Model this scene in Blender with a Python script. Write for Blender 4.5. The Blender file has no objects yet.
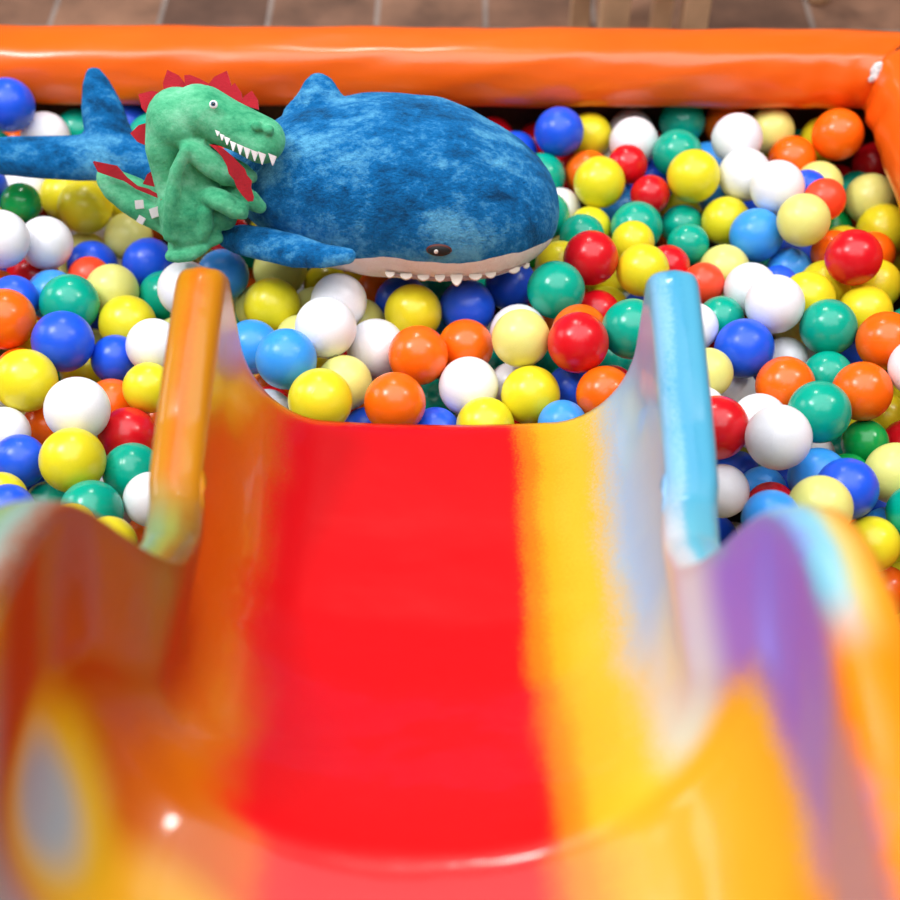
import bpy, bmesh, math, random
import numpy as np
from mathutils import Vector, Matrix

random.seed(7)
SC = bpy.context.scene
COL = SC.collection

# ------------------------------------------------------------------ camera
F = 1312.0                      # focal length in pixels of the 900 px frame
PITCH = math.radians(50.5)
YAW = 0.0097
CAM = Vector((0.0, 0.0, 1.382))
FWD = Vector((-math.sin(YAW) * math.cos(PITCH), math.cos(YAW) * math.cos(PITCH), -math.sin(PITCH)))
RGT = Vector((math.cos(YAW), math.sin(YAW), 0.0))
UPV = RGT.cross(FWD).normalized()


def ray(px, py):
    return FWD + RGT * ((px - 450.0) / F) + UPV * ((450.0 - py) / F)


def at(px, py, Z):
    return CAM + ray(px, py) * Z


def at_z(px, py, z):
    r = ray(px, py)
    return CAM + r * ((z - CAM.z) / r.z)


def proj(p):
    d = Vector(p) - CAM
    Z = d.dot(FWD)
    return 450.0 + F * d.dot(RGT) / Z, 450.0 - F * d.dot(UPV) / Z, Z


cd = bpy.data.cameras.new('camera')
cam = bpy.data.objects.new('camera', cd)
COL.objects.link(cam)
cam.location = CAM
cam.rotation_euler = (math.pi / 2 - PITCH, 0, YAW)
cd.sensor_width = 36.0
cd.lens = F / 900.0 * 36.0
cd.clip_start = 0.02
cd.dof.use_dof = True
cd.dof.focus_distance = 1.46
cd.dof.aperture_fstop = 2.8
SC.camera = cam

# ------------------------------------------------------------------ colour / materials


def lin(h):
    h = h.lstrip('#')
    out = []
    for i in (0, 2, 4):
        c = int(h[i:i + 2], 16) / 255.0
        out.append(c / 12.92 if c <= 0.04045 else ((c + 0.055) / 1.055) ** 2.4)
    return (out[0], out[1], out[2], 1.0)


def new_mat(name):
    m = bpy.data.materials.new(name)
    m.use_nodes = True
    nt = m.node_tree
    return m, nt, nt.nodes['Principled BSDF']


def nd(nt, t, **kw):
    n = nt.nodes.new(t)
    for k, v in kw.items():
        setattr(n, k, v)
    return n


def setv(n, **kw):
    for k, v in kw.items():
        n.inputs[k.replace('_', ' ')].default_value = v


def simple(name, hexc, rough=0.5, noise=0.06, scale=20.0, bump=0.0, bscale=200.0, sheen=0.0, coat=0.0, sss=0.0, metal=0.0):
    m, nt, p = new_mat(name)
    c = lin(hexc)
    tc = nd(nt, 'ShaderNodeTexCoord')
    n = nd(nt, 'ShaderNodeTexNoise')
    n.inputs['Scale'].default_value = scale
    n.inputs['Detail'].default_value = 3
    nt.links.new(tc.outputs['Object'], n.inputs['Vector'])
    r = nd(nt, 'ShaderNodeValToRGB')
    r.color_ramp.elements[0].position = 0.3
    r.color_ramp.elements[1].position = 0.7
    r.color_ramp.elements[0].color = tuple(max(0, x * (1 - noise * 2)) for x in c[:3]) + (1,)
    r.color_ramp.elements[1].color = tuple(min(1, x * (1 + noise)) for x in c[:3]) + (1,)
    nt.links.new(n.outputs['Fac'], r.inputs['Fac'])
    nt.links.new(r.outputs['Color'], p.inputs['Base Color'])
    p.inputs['Roughness'].default_value = rough
    p.inputs['Metallic'].default_value = metal
    p.inputs['Coat Weight'].default_value = coat
    p.inputs['Coat Roughness'].default_value = 0.08
    p.inputs['Sheen Weight'].default_value = sheen
    if sss:
        p.inputs['Subsurface Weight'].default_value = sss
        p.inputs['Subsurface Radius'].default_value = (1.0, 1.0, 1.0)
        p.inputs['Subsurface Scale'].default_value = 0.012
    if bump:
        b = nd(nt, 'ShaderNodeTexNoise')
        b.inputs['Scale'].default_value = bscale
        b.inputs['Detail'].default_value = 4
        nt.links.new(tc.outputs['Object'], b.inputs['Vector'])
        bp = nd(nt, 'ShaderNodeBump')
        bp.inputs['Strength'].default_value = bump
        bp.inputs['Distance'].default_value = 0.002
        nt.links.new(b.outputs['Fac'], bp.inputs['Height'])
        nt.links.new(bp.outputs['Normal'], p.inputs['Normal'])
    return m


def ball_mat(name, hexc, rough, sss):
    """Thin moulded plastic with a faint mould seam round the equator."""
    m = simple(name, hexc, rough=rough, noise=0.02, scale=30, sss=sss)
    nt = m.node_tree
    p = nt.nodes['Principled BSDF']
    tc = [n for n in nt.nodes if n.type == 'TEX_COORD'][0]
    sp = nd(nt, 'ShaderNodeSeparateXYZ')
    nt.links.new(tc.outputs['Object'], sp.inputs['Vector'])
    ab = nd(nt, 'ShaderNodeMath', operation='ABSOLUTE')
    nt.links.new(sp.outputs['Z'], ab.inputs[0])
    lt = nd(nt, 'ShaderNodeMapRange')
    lt.inputs['From Min'].default_value = 0.0
    lt.inputs['From Max'].default_value = 0.018
    lt.inputs['To Min'].default_value = 1.0
    lt.inputs['To Max'].default_value = 0.0
    nt.links.new(ab.outputs[0], lt.inputs['Value'])
    n = nd(nt, 'ShaderNodeTexNoise')
    n.inputs['Scale'].default_value = 3.0
    nt.links.new(tc.outputs['Object'], n.inputs['Vector'])
    ad = nd(nt, 'ShaderNodeMath', operation='MULTIPLY_ADD')
    ad.inputs[1].default_value = 0.25
    nt.links.new(n.outputs['Fac'], ad.inputs[0])
    nt.links.new(lt.outputs['Result'], ad.inputs[2])
    bp = nd(nt, 'ShaderNodeBump')
    bp.inputs['Strength'].default_value = 0.12
    bp.inputs['Distance'].default_value = 0.01
    nt.links.new(ad.outputs[0], bp.inputs['Height'])
    nt.links.new(bp.outputs['Normal'], p.inputs['Normal'])
    return m


BALL = {
    'W': ('white', '#F1F1F6', 0.34, 0.25),
    'Y': ('bright yellow', '#EADC24', 0.30, 0.2),
    'P': ('pale yellow', '#E6E382', 0.33, 0.3),
    'O': ('orange', '#FA6A0C', 0.26, 0.15),
    'C': ('coral red', '#FA4A26', 0.36, 0.25),
    'R': ('red', '#D8101E', 0.26, 0.15),
    'T': ('teal green', '#00A98E', 0.24, 0.1),
    'G': ('grass green', '#0BA04A', 0.24, 0.1),
    'B': ('royal blue', '#1C58E6', 0.33, 0.15),
    'L': ('sky blue', '#3A9CF2', 0.33, 0.25),
}
BMAT = {k: ball_mat('ball_plastic_' + v[0].replace(' ', '_'), v[1], v[2], v[3]) for k, v in BALL.items()}

# ------------------------------------------------------------------ mesh helpers


def link(name, me, mat=None, parent=None, smooth=True):
    o = bpy.data.objects.new(name, me)
    COL.objects.link(o)
    if mat is not None:
        me.materials.clear()
        for x in (mat if isinstance(mat, (list, tuple)) else [mat]):
            me.materials.append(x)
    if smooth and len(me.polygons):
        me.polygons.foreach_set('use_smooth', [True] * len(me.polygons))
    if parent is not None:
        o.parent = parent
        o.matrix_parent_inverse = Matrix.Translation(parent.location).inverted()
    return o


def empty(name, loc, label, cat, group=None):
    o = bpy.data.objects.new(name, None)
    COL.objects.link(o)
    o.location = loc
    o.empty_display_size = 0.05
    o['label'] = label
    o['category'] = cat
    if group:
        o['group'] = group
    return o


def bm_mesh(bm, name):
    me = bpy.data.meshes.new(name)
    bmesh.ops.recalc_face_normals(bm, faces=bm.faces[:])
    bm.to_mesh(me)
    bm.free()
    return me


def add_box(bm, lo, hi, bevel=0.0):
    r = bmesh.ops.create_cube(bm, size=1.0)
    for v in r['verts']:
        v.co = Vector([(lo[i] + hi[i]) / 2 + v.co[i] * (hi[i] - lo[i]) for i in range(3)])
    if bevel:
        es = list({e for v in r['verts'] for e in v.link_edges})
        bmesh.ops.bevel(bm, geom=es, offset=bevel, segments=3, affect='EDGES', profile=0.5)


def add_tube(bm, pts, rads, n=14):
    rings = []
    pts = [Vector(p) for p in pts]
    for i, p in enumerate(pts):
        t = (pts[min(i + 1, len(pts) - 1)] - pts[max(i - 1, 0)]).normalized()
        a = Vector((0, 0, 1)) if abs(t.z) < 0.9 else Vector((1, 0, 0))
        x = t.cross(a).normalized()
        y = t.cross(x)
        rings.append([bm.verts.new(p + (x * math.cos(2 * math.pi * k / n) + y * math.sin(2 * math.pi * k / n)) * rads[i]) for k in range(n)])
    for i in range(len(rings) - 1):
        for k in range(n):
            bm.faces.new((rings[i][k], rings[i][(k + 1) % n], rings[i + 1][(k + 1) % n], rings[i + 1][k]))
    bm.faces.new(rings[0][::-1])
    bm.faces.new(rings[-1])


def add_ball(bm, c, r, scale=(1, 1, 1), basis=None, sub=3):
    q = bmesh.ops.create_icosphere(bm, subdivisions=sub, radius=1.0)
    for v in q['verts']:
        d = Vector((v.co.x * scale[0], v.co.y * scale[1], v.co.z * scale[2])) * r
        if basis is not None:
            d = basis @ d
        v.co = Vector(c) + d


def remesh(bm, voxel, smooth_it, name):
    me = bpy.data.meshes.new(name + '_source')
    bm.to_mesh(me)
    bm.free()
    o = bpy.data.objects.new(name + '_source', me)
    COL.objects.link(o)
    md = o.modifiers.new('remesh', 'REMESH')
    md.mode = 'VOXEL'
    md.voxel_size = voxel
    sm = o.modifiers.new('smooth', 'SMOOTH')
    sm.factor = 0.5
    sm.iterations = smooth_it
    dg = bpy.context.evaluated_depsgraph_get()
    dg.update()
    out = bpy.data.meshes.new_from_object(o.evaluated_get(dg))
    out.name = name
    bpy.data.objects.remove(o)
    bpy.data.meshes.remove(me)
    return out


def interp(x, xs, ys):
    return float(np.interp(x, xs, ys))


def smooth_curve(xs, ys, w=25):
    """Monotone-ish smooth interpolation: linear samples blurred."""
    g = np.linspace(min(xs), max(xs), 600)
    v = np.interp(g, xs, ys)
    pad = np.concatenate([np.full(w, v[0]) - (v[w:0:-1] - v[0]), v, np.full(w, v[-1]) - (v[-2:-w - 2:-1] - v[-1])])
    k = np.hanning(2 * w + 1)
    k /= k.sum()
    v = np.convolve(pad, k, 'same')[w:-w]
    return lambda x: float(np.interp(x, g, v))


# view-aligned basis used for the two plush toys, which were shaped from their outline
VB = Matrix((RGT, UPV, FWD)).transposed()


# ------------------------------------------------------------------ floor
def build_floor():
    bm = bmesh.new()
    add_box(bm, (-3.5, -1.6, -0.06), (3.5, 4.6, 0.0))
    m, nt, p = new_mat('terracotta_floor_tile')
    tc = nd(nt, 'ShaderNodeTexCoord')
    mp = nd(nt, 'ShaderNodeMapping')
    mp.inputs['Location'].default_value = (-0.045, -0.12, 0)
    nt.links.new(tc.outputs['Object'], mp.inputs['Vector'])
    br = nd(nt, 'ShaderNodeTexBrick')
    br.offset = 0.0
    br.squash = 1.0
    setv(br, Scale=1.0, Mortar_Size=0.005, Mortar_Smooth=0.25, Bias=0.0, Brick_Width=0.203, Row_Height=0.203)
    br.inputs['Color1'].default_value = lin('#B08A72')
    br.inputs['Color2'].default_value = lin('#6E564C')
    br.inputs['Mortar'].default_value = lin('#A8A09C')
    nt.links.new(mp.outputs['Vector'], br.inputs['Vector'])
    n = nd(nt, 'ShaderNodeTexNoise')
    setv(n, Scale=9.0, Detail=6.0, Roughness=0.6)
    nt.links.new(tc.outputs['Object'], n.inputs['Vector'])
    r = nd(nt, 'ShaderNodeValToRGB')
    r.color_ramp.elements[0].position = 0.3
    r.color_ramp.elements[0].color = lin('#8A7C78')
    r.color_ramp.elements[1].position = 0.7
    r.color_ramp.elements[1].color = lin('#FFEEE2')
    nt.links.new(n.outputs['Fac'], r.inputs['Fac'])
    mx = nd(nt, 'ShaderNodeMix', data_type='RGBA', blend_type='MULTIPLY')
    mx.inputs[0].default_value = 0.8
    nt.links.new(br.outputs['Color'], mx.inputs[6])
    nt.links.new(r.outputs['Color'], mx.inputs[7])
    nt.links.new(mx.outputs[2], p.inputs['Base Color'])
    p.inputs['Roughness'].default_value = 0.5
    bp = nd(nt, 'ShaderNodeBump')
    bp.inputs['Strength'].default_value = 0.5
    bp.inputs['Distance'].default_value = 0.004
    bp.invert = True
    nt.links.new(br.outputs['Fac'], bp.inputs['Height'])
    nt.links.new(bp.outputs['Normal'], p.inputs['Normal'])
    o = link('floor', bm_mesh(bm, 'floor'), m, smooth=False)
    o['kind'] = 'structure'
    o['label'] = 'brown and grey stone tile floor with pale grout lines'
    o['category'] = 'floor'


build_floor()


def build_room():
    plaster = simple('wall_plaster', '#978C81', rough=0.9, noise=0.02, bump=0.05, bscale=120)
    for name, lo, hi, lab, cat in (
            ('wall_back', (-3.5, 4.6, 0), (3.5, 4.7, 2.9), 'plain pale wall behind the chairs', 'wall'),
            ('wall_front', (-3.5, -1.7, 0), (3.5, -1.6, 2.9), 'plain pale wall behind the slide', 'wall'),
            ('wall_left', (-3.6, -1.7, 0), (-3.5, 4.7, 2.9), 'plain pale wall on the dinosaur side', 'wall'),
            ('wall_right', (3.5, -1.7, 0), (3.6, 4.7, 2.9), 'plain pale wall on the rim corner side', 'wall'),
            ('ceiling', (-3.6, -1.7, 2.9), (3.6, 4.7, 3.0), 'plain white ceiling over the ball pit', 'ceiling')):
        bm = bmesh.new()
        add_box(bm, lo, hi)
        o = link(name, bm_mesh(bm, name), plaster, smooth=False)
        o['kind'] = 'structure'
        o['label'] = lab
        o['category'] = cat


build_room()

# ------------------------------------------------------------------ ball pit rim
PX0, PX1 = -0.88, 0.564         # inner faces, x
PY0, PY1 = 0.46, 1.545          # inner faces, y
RIM_W, RIM_LO, RIM_HI = 0.1, 0.252, 0.341


def rim_section():
    """(outward offset, z) round the padded roll: flat top with a soft inner shoulder, bulging inner face."""
    w, lo, hi = RIM_W, RIM_LO, RIM_HI
    pts = []
    pts += [(0.028, lo), (0.012, lo + 0.006), (0.003, lo + 0.016), (0.0, lo + 0.032), (0.001, lo + 0.048), (0.004, lo + 0.062),
            (0.010, lo + 0.075), (0.0165, lo + 0.083), (0.024, lo + 0.0875), (0.036, hi - 0.001), (0.06, hi), (0.078, hi - 0.001)]
    pts += [(0.09, hi - 0.006), (0.098, hi - 0.016), (w + 0.002, hi - 0.04), (w + 0.002, lo + 0.03), (0.094, lo + 0.008), (0.08, lo)]
    return pts


def build_pit():
    root = empty('ball_pit', ((PX0 + PX1) / 2, (PY0 + PY1) / 2, 0), 'wide ball pit with a padded orange vinyl rim, filled with coloured balls', 'ball pit')
    vinyl = simple('orange_vinyl', '#F7660F', rough=0.33, noise=0.05, scale=6, bump=0.12, bscale=90, coat=0.35)
    nt = vinyl.node_tree
    p = nt.nodes['Principled BSDF']
    p.inputs['Coat Roughness'].default_value = 0.18
    tc = [n for n in nt.nodes if n.type == 'TEX_COORD'][0]
    # long soft wrinkles of the cover
    wn = nd(nt, 'ShaderNodeTexNoise')
    setv(wn, Scale=7.0, Detail=3.0)
    nt.links.new(tc.outputs['Object'], wn.inputs['Vector'])
    b2 = nd(nt, 'ShaderNodeBump')
    b2.inputs['Strength'].default_value = 0.35
    b2.inputs['Distance'].default_value = 0.012
    nt.links.new(wn.outputs['Fac'], b2.inputs['Height'])
    old = [n for n in nt.nodes if n.type == 'BUMP' and n != b2][0]
    nt.links.new(b2.outputs['Normal'], old.inputs['Normal'])
    sec = rim_section()
    board = simple('speckled_brown_board', '#5A3822', rough=0.7, noise=0.25, scale=260, bump=0.1)
    sides = [
        ((PX1, PY1), (PX0, PY1), (0, 1), -1, -1), ((PX1, PY0), (PX1, PY1), (1, 0), -1, -1),
        ((PX0, PY0), (PX1, PY0), (0, -1), -1, -1), ((PX0, PY1), (PX0, PY0), (-1, 0), -1, -1)]
    for k, (a, b, out, _, _) in enumerate(sides):
        a, b, out = Vector(a), Vector(b), Vector(out)
        along = (b - a).normalized()
        L = (b - a).length
        n = 120
        bm = bmesh.new()
        rows = []
        for i in range(n + 1):
            t = i / n
            row = []
            for j, (o, z) in enumerate(sec):
                # mitre: the ends run out diagonally with the section
                s = -o + (L + 2 * o) * t
                dist = min(s + o, L + o - s)              # distance from the mitre
                wob = 0.0016 * math.sin(s * 21 + j) + 0.0012 * math.sin(s * 47 + 2.1 * j)
                pinch = math.exp(-(dist / 0.055) ** 2)
                oo = o
                zz = z
                if j < 9:
                    oo += wob - 0.004 * pinch * (1 - j / 9) + 0.003 * math.sin(s * 130) * math.exp(-(dist / 0.09) ** 2)
                else:
                    zz += wob * 0.6 - 0.003 * pinch
                q = a + along * s + out * oo
                row.append(bm.verts.new((q.x, q.y, zz)))
            rows.append(row)
        m = len(sec)
        for i in range(n):
            for j in range(m):
                bm.faces.new((rows[i][j], rows[i][(j + 1) % m], rows[i + 1][(j + 1) % m], rows[i + 1][j]))
        bm.faces.new(rows[0][::-1])
        bm.faces.new(rows[-1])
        link('rim_cushion', bm_mesh(bm, 'rim_cushion'), vinyl, root)
        bm = bmesh.new()
        c0 = a + out * 0.082 - along * 0.082
        c1 = b + out * 0.1 + along * 0.082
        add_box(bm, (min(c0.x, c1.x), min(c0.y, c1.y), 0.0), (max(c0.x, c1.x), max(c0.y, c1.y), RIM_LO + 0.01), 0.003)
        link('side_board', bm_mesh(bm, 'side_board'), board, root, smooth=False)
    # torn cover at the far corner: white foam shows, with a dark slit running out along the mitre
    foam = simple('white_foam', '#E4E2E4', rough=0.9, noise=0.3, scale=160, bump=0.9, bscale=260)
    bm = bmesh.new()
    c = Vector((PX1 + 0.009, PY1 + 0.009, RIM_LO + 0.072))
    for i in range(9):
        t = i / 8 - 0.45
        d = Vector((0.02, 0.02, 0.018)) * t
        add_ball(bm, c + d + Vector((random.uniform(-.002, .002), random.uniform(-.002, .002), 0)), 0.0095 * (1 - abs(t) * 1.2), (1, 1, 1.1), sub=2)
    o = link('torn_foam', bm_mesh(bm, 'torn_foam'), foam, root)
    o['label'] = 'white foam showing through the split corner of the cover'
    slit = simple('cover_slit', '#6A2408', rough=0.8)
    bm = bmesh.new()
    pts = [(PX1 + s, PY1 + s, RIM_HI - 0.0035 + (0.0 if s > 0.03 else -0.006)) for s in (0.028, 0.036, 0.045, 0.06, 0.08, 0.095)]
    add_tube(bm, pts, [0.0016, 0.002, 0.0016, 0.0013, 0.001, 0.0007], 8)
    link('corner_seam', bm_mesh(bm, 'corner_seam'), slit, root)
    bm = bmesh.new()
    add_box(bm, (PX0 - 0.08, PY0 - 0.08, 0.001), (PX1 + 0.08, PY1 + 0.08, 0.006))
    link('pit_mat', bm_mesh(bm, 'pit_mat'), simple('dark_mat', '#2A211C', rough=0.9), root, smooth=False)
    return root


build_pit()

# ------------------------------------------------------------------ slide
XC = -0.021
z0f = smooth_curve([-0.3, 0.0, 0.14, 0.24, 0.31, 0.352, 0.40, 0.46, 0.54, 0.62, 0.74, 0.925, 0.95],
                   [0.60, 0.585, 0.55, 0.533, 0.529, 0.525, 0.497, 0.458, 0.412, 0.379, 0.349, 0.3115, 0.307], 16)
ztf = smooth_curve([-0.3, 0.0, 0.10, 0.20, 0.26, 0.29, 0.31, 0.325, 0.335, 0.345, 0.36, 0.42, 0.50, 0.70, 0.80, 0.90, 0.95],
                   [0.86, 0.80, 0.765, 0.740, 0.726, 0.716, 0.704, 0.684, 0.645, 0.592, 0.563, 0.522, 0.505, 0.512, 0.524, 0.538, 0.538], 9)
bf = smooth_curve([-0.3, 0.0, 0.12, 0.20, 0.27, 0.31, 0.335, 0.355, 0.40, 0.55, 0.7, 0.95],
                  [0.02, 0.02, 0.03, 0.036, 0.032, 0.026, 0.014, -0.012, -0.014, -0.002, 0.0, 0.0], 10)
S_END, S_NEAR = 0.925, -0.16


def lean(u, s):
    k = 1.0 if s < 0.37 else max(0.0, 1.0 - (s - 0.37) / (0.86 - 0.37))
    k = k * k * (3 - 2 * k)
    return 0.205 * k * (u ** 1.25)


def half_section(s, wide=1.0):
    """(u, x, z, lean weight) from the channel centre to the outer skirt's lower edge."""
    z0, zt, b = z0f(s), ztf(s), bf(s)
    b = b * wide if b > 0 else b
    tip = max(0.0, (s - (S_END - 0.022)) / 0.022)          # the rail rounds off at the exit end
    zt = zt - 0.012 * (1 - math.sqrt(max(0.0, 1 - min(tip, 1.0) ** 2)))
    fx, wx = 0.118, 0.200 + b
    fh = min(0.12, (zt - z0) * 0.85)
    pts = []
    for i in range(9):
        t = i / 8
        pts.append((0.4 * t, fx * t, z0 - 0.004 * (1 - t * t), 0.19 * t * t))
    for i in range(1, 15):
        a = i / 14 * math.pi / 2
        pts.append((0.4 + 0.22 * i / 14, fx + (wx - fx) * math.sin(a), z0 + fh * (1 - math.cos(a)), 0.19 + 0.43 * i / 14))
    r = 0.0145
    for i in range(1, 9):
        t = i / 8
        pts.append((0.62 + 0.10 * t, wx, z0 + fh + (zt - r - z0 - fh) * t, 0.62 + 0.38 * t))
    for i in range(1, 6):
        a = i / 5 * math.pi / 2
        pts.append((0.72 + 0.03 * i / 5, wx + r * (1 - math.cos(a)), zt - r + r * math.sin(a), 1.0))
    rw = 0.047
    for i in range(1, 5):
        t = i / 4
        pts.append((0.75 + 0.10 * t, wx + r + (rw - 2 * r) * t, zt + 0.002 * math.sin(math.pi * t), 1.0))
    for i in range(1, 6):
        a = i / 5 * math.pi / 2
        pts.append((0.85 + 0.04 * i / 5, wx + rw - r + r * math.sin(a), zt - r + r * math.cos(a), 1.0))
    drop = 0.09 + 0.05 * max(0, min(1, (0.5 - s) / 0.3))
    for i in range(1, 7):
        t = i / 6
        pts.append((0.89 + 0.11 * t, wx + rw + 0.012 * t, zt - r - drop * t, 1.0))
    return pts


def build_slide():
    root = empty('slide', (XC, 0.3, 0), 'glossy rainbow-painted slide with wavy scalloped sides ending over the balls', 'slide')
    bm = bmesh.new()
    uvl = bm.loops.layers.uv.new('paint')
    ns = 190
    rows, uvs = [], []
    for i in range(ns + 1):
        s = S_END + (S_NEAR - S_END) * i / ns
        hs = half_section(s)
        full = [(-u, -x, z, w) for (u, x, z, w) in half_section(s, 1.3)[:0:-1]] + hs
        row, uvr = [], []
        lip = max(0.0, (s - (S_END - 0.018)) / 0.018)
        for (u, x, z, w) in full:
            y = s + lean(abs(w), s)
            zz = z - 0.005 * lip * lip * (1 - min(1, w * 1.2))
            row.append(bm.verts.new((XC + x, y, zz)))
            uvr.append((0.5 + 0.5 * u, s))
        rows.append(row)
        uvs.append(uvr)
    for i in range(ns):
        for j in range(len(rows[0]) - 1):
            f = bm.faces.new((rows[i][j], rows[i][j + 1], rows[i + 1][j + 1], rows[i + 1][j]))
            for l, (a, b) in zip(f.loops, ((i, j), (i, j + 1), (i + 1, j + 1), (i + 1, j))):
                l[uvl].uv = uvs[a][b]
    m, nt, p = new_mat('rainbow_gelcoat')
    uv = nd(nt, 'ShaderNodeUVMap', uv_map='paint')
    sp = nd(nt, 'ShaderNodeSeparateXYZ')
    nt.links.new(uv.outputs['UV'], sp.inputs['Vector'])
    tc = nd(nt, 'ShaderNodeTexCoord')
    # spray-gun speckle and slow waver on the paint edges
    n1 = nd(nt, 'ShaderNodeTexNoise')
    setv(n1, Scale=420.0, Detail=2.0)
    nt.links.new(tc.outputs['Object'], n1.inputs['Vector'])
    n2 = nd(nt, 'ShaderNodeTexNoise')
    setv(n2, Scale=11.0, Detail=2.0)
    nt.links.new(tc.outputs['Object'], n2.inputs['Vector'])
    a1 = nd(nt, 'ShaderNodeMath', operation='MULTIPLY_ADD')
    a1.inputs[1].default_value = 0.035
    nt.links.new(n1.outputs['Fac'], a1.inputs[0])
    a0 = nd(nt, 'ShaderNodeMath', operation='ADD')
    a0.inputs[1].default_value = -0.0325
    nt.links.new(sp.outputs['X'], a0.inputs[0])
    nt.links.new(a0.outputs[0], a1.inputs[2])
    a2 = nd(nt, 'ShaderNodeMath', operation='MULTIPLY_ADD')
    a2.inputs[1].default_value = 0.03
    nt.links.new(n2.outputs['Fac'], a2.inputs[0])
    nt.links.new(a1.outputs[0], a2.inputs[2])

    def ramp(stops):
        r = nd(nt, 'ShaderNodeValToRGB')
        r.color_ramp.interpolation = 'EASE'
        el = r.color_ramp.elements
        el[0].position, el[0].color = stops[0][0], lin(stops[0][1])
        el[1].position, el[1].color = stops[-1][0], lin(stops[-1][1])
        for (q, c) in stops[1:-1]:
            e = el.new(q)
            e.color = lin(c)
        nt.links.new(a2.outputs[0], r.inputs['Fac'])
        return r.outputs['Color']

    A = ramp([(0.0, '#A87412'), (0.06, '#B97C0C'), (0.10, '#C2660A'), (0.135, '#B9780E'), (0.20, '#C86208'), (0.235, '#C05602'), (0.28, '#CC0610'), (0.625, '#D0060F'), (0.655, '#E0700A'),
              (0.69, '#E2A216'), (0.725, '#E0B52C'), (0.765, '#97BEDC'), (0.83, '#8CB0DE'), (0.862, '#7FB6D6'), (0.885, '#3E97BC'), (0.93, '#4FA3C4'), (1.0, '#4F98B4')])
    B = ramp([(0.0, '#98B098'), (0.06, '#6E9068'), (0.10, '#7F8A40'), (0.135, '#7A4C14'), (0.19, '#8E3C02'), (0.258, '#C05E02'), (0.30, '#CC0810'), (0.64, '#D00A10'), (0.67, '#E27A10'),
              (0.71, '#E4AC20'), (0.735, '#E2B62C'), (0.775, '#CFCDB4'), (0.83, '#BFC4D0'), (0.865, '#C4C4C8'), (0.89, '#5FA8BC'), (0.94, '#5AA2B6'), (1.0, '#A4C0C0')])
    Cc = ramp([(0.0, '#6A8C48'), (0.06, '#729456'), (0.115, '#7C9288'), (0.14, '#8A3400'), (0.20, '#963800'), (0.275, '#C05C02'), (0.335, '#D21410'), (0.36, '#D60A10'), (0.62, '#D80E12'), (0.68, '#E67E12'),
               (0.72, '#EAA41E'), (0.785, '#E6AE2A'), (0.812, '#8C76CC'), (0.855, '#8272D2'), (0.872, '#74B2C2'), (0.905, '#C4B264'), (0.935, '#E6921C'), (1.0, '#DE8458')])
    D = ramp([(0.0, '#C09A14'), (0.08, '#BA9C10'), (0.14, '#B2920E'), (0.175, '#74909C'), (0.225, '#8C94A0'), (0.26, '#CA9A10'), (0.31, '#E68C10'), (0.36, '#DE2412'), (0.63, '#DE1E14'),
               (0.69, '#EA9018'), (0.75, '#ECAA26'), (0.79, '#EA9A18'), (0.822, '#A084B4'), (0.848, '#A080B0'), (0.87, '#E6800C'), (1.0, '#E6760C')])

    def patch(under, hexc, u, v, ru, rv, soft):
        """A sprayed oval of another colour at (u, v) of the paint layout."""
        mp = nd(nt, 'ShaderNodeMapping')
        mp.inputs['Location'].default_value = (-u / ru, -v / rv, 0)
        mp.inputs['Scale'].default_value = (1 / ru, 1 / rv, 1)
        nt.links.new(uv.outputs['UV'], mp.inputs['Vector'])
        ln = nd(nt, 'ShaderNodeVectorMath', operation='LENGTH')
        nt.links.new(mp.outputs['Vector'], ln.inputs[0])
        mr = nd(nt, 'ShaderNodeMapRange', interpolation_type='SMOOTHSTEP')
        mr.inputs['From Min'].default_value = 1 - soft
        mr.inputs['From Max'].default_value = 1 + soft
        mr.inputs['To Min'].default_value = 1.0
        mr.inputs['To Max'].default_value = 0.0
        nt.links.new(ln.outputs['Value'], mr.inputs['Value'])
        mx = nd(nt, 'ShaderNodeMix', data_type='RGBA')
        nt.links.new(mr.outputs['Result'], mx.inputs[0])
        nt.links.new(under, mx.inputs[6])
        mx.inputs[7].default_value = lin(hexc)
        return mx.outputs[2]

    def mixr(lo, hi, c_lo, c_hi, along=None):
        mr = nd(nt, 'ShaderNodeMapRange', interpolation_type='SMOOTHSTEP')
        mr.inputs['From Min'].default_value = lo
        mr.inputs['From Max'].default_value = hi
        nt.links.new(along or sp.outputs['Y'], mr.inputs['Value'])
        mx = nd(nt, 'ShaderNodeMix', data_type='RGBA')
        nt.links.new(mr.outputs['Result'], mx.inputs[0])
        nt.links.new(c_lo, mx.inputs[6])
        nt.links.new(c_hi, mx.inputs[7])
        return mx.outputs[2]

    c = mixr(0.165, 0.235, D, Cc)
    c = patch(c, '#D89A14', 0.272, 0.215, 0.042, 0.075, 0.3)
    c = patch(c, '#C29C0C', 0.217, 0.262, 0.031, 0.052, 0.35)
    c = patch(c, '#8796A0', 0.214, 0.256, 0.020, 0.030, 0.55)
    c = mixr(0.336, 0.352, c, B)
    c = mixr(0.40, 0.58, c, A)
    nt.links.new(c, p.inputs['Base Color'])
    p.inputs['Roughness'].default_value = 0.3
    p.inputs['Coat Weight'].default_value = 0.24
    p.inputs['Specular IOR Level'].default_value = 0.25
    p.inputs['Coat Roughness'].default_value = 0.05
    bn = nd(nt, 'ShaderNodeTexNoise')
    setv(bn, Scale=16.0, Detail=2.0)
    nt.links.new(tc.outputs['Object'], bn.inputs['Vector'])
    bp = nd(nt, 'ShaderNodeBump')
    bp.inputs['Strength'].default_value = 0.25
    bp.inputs['Distance'].default_value = 0.004
    nt.links.new(bn.outputs['Fac'], bp.inputs['Height'])
    nt.links.new(bp.outputs['Normal'], p.inputs['Normal'])
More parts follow.
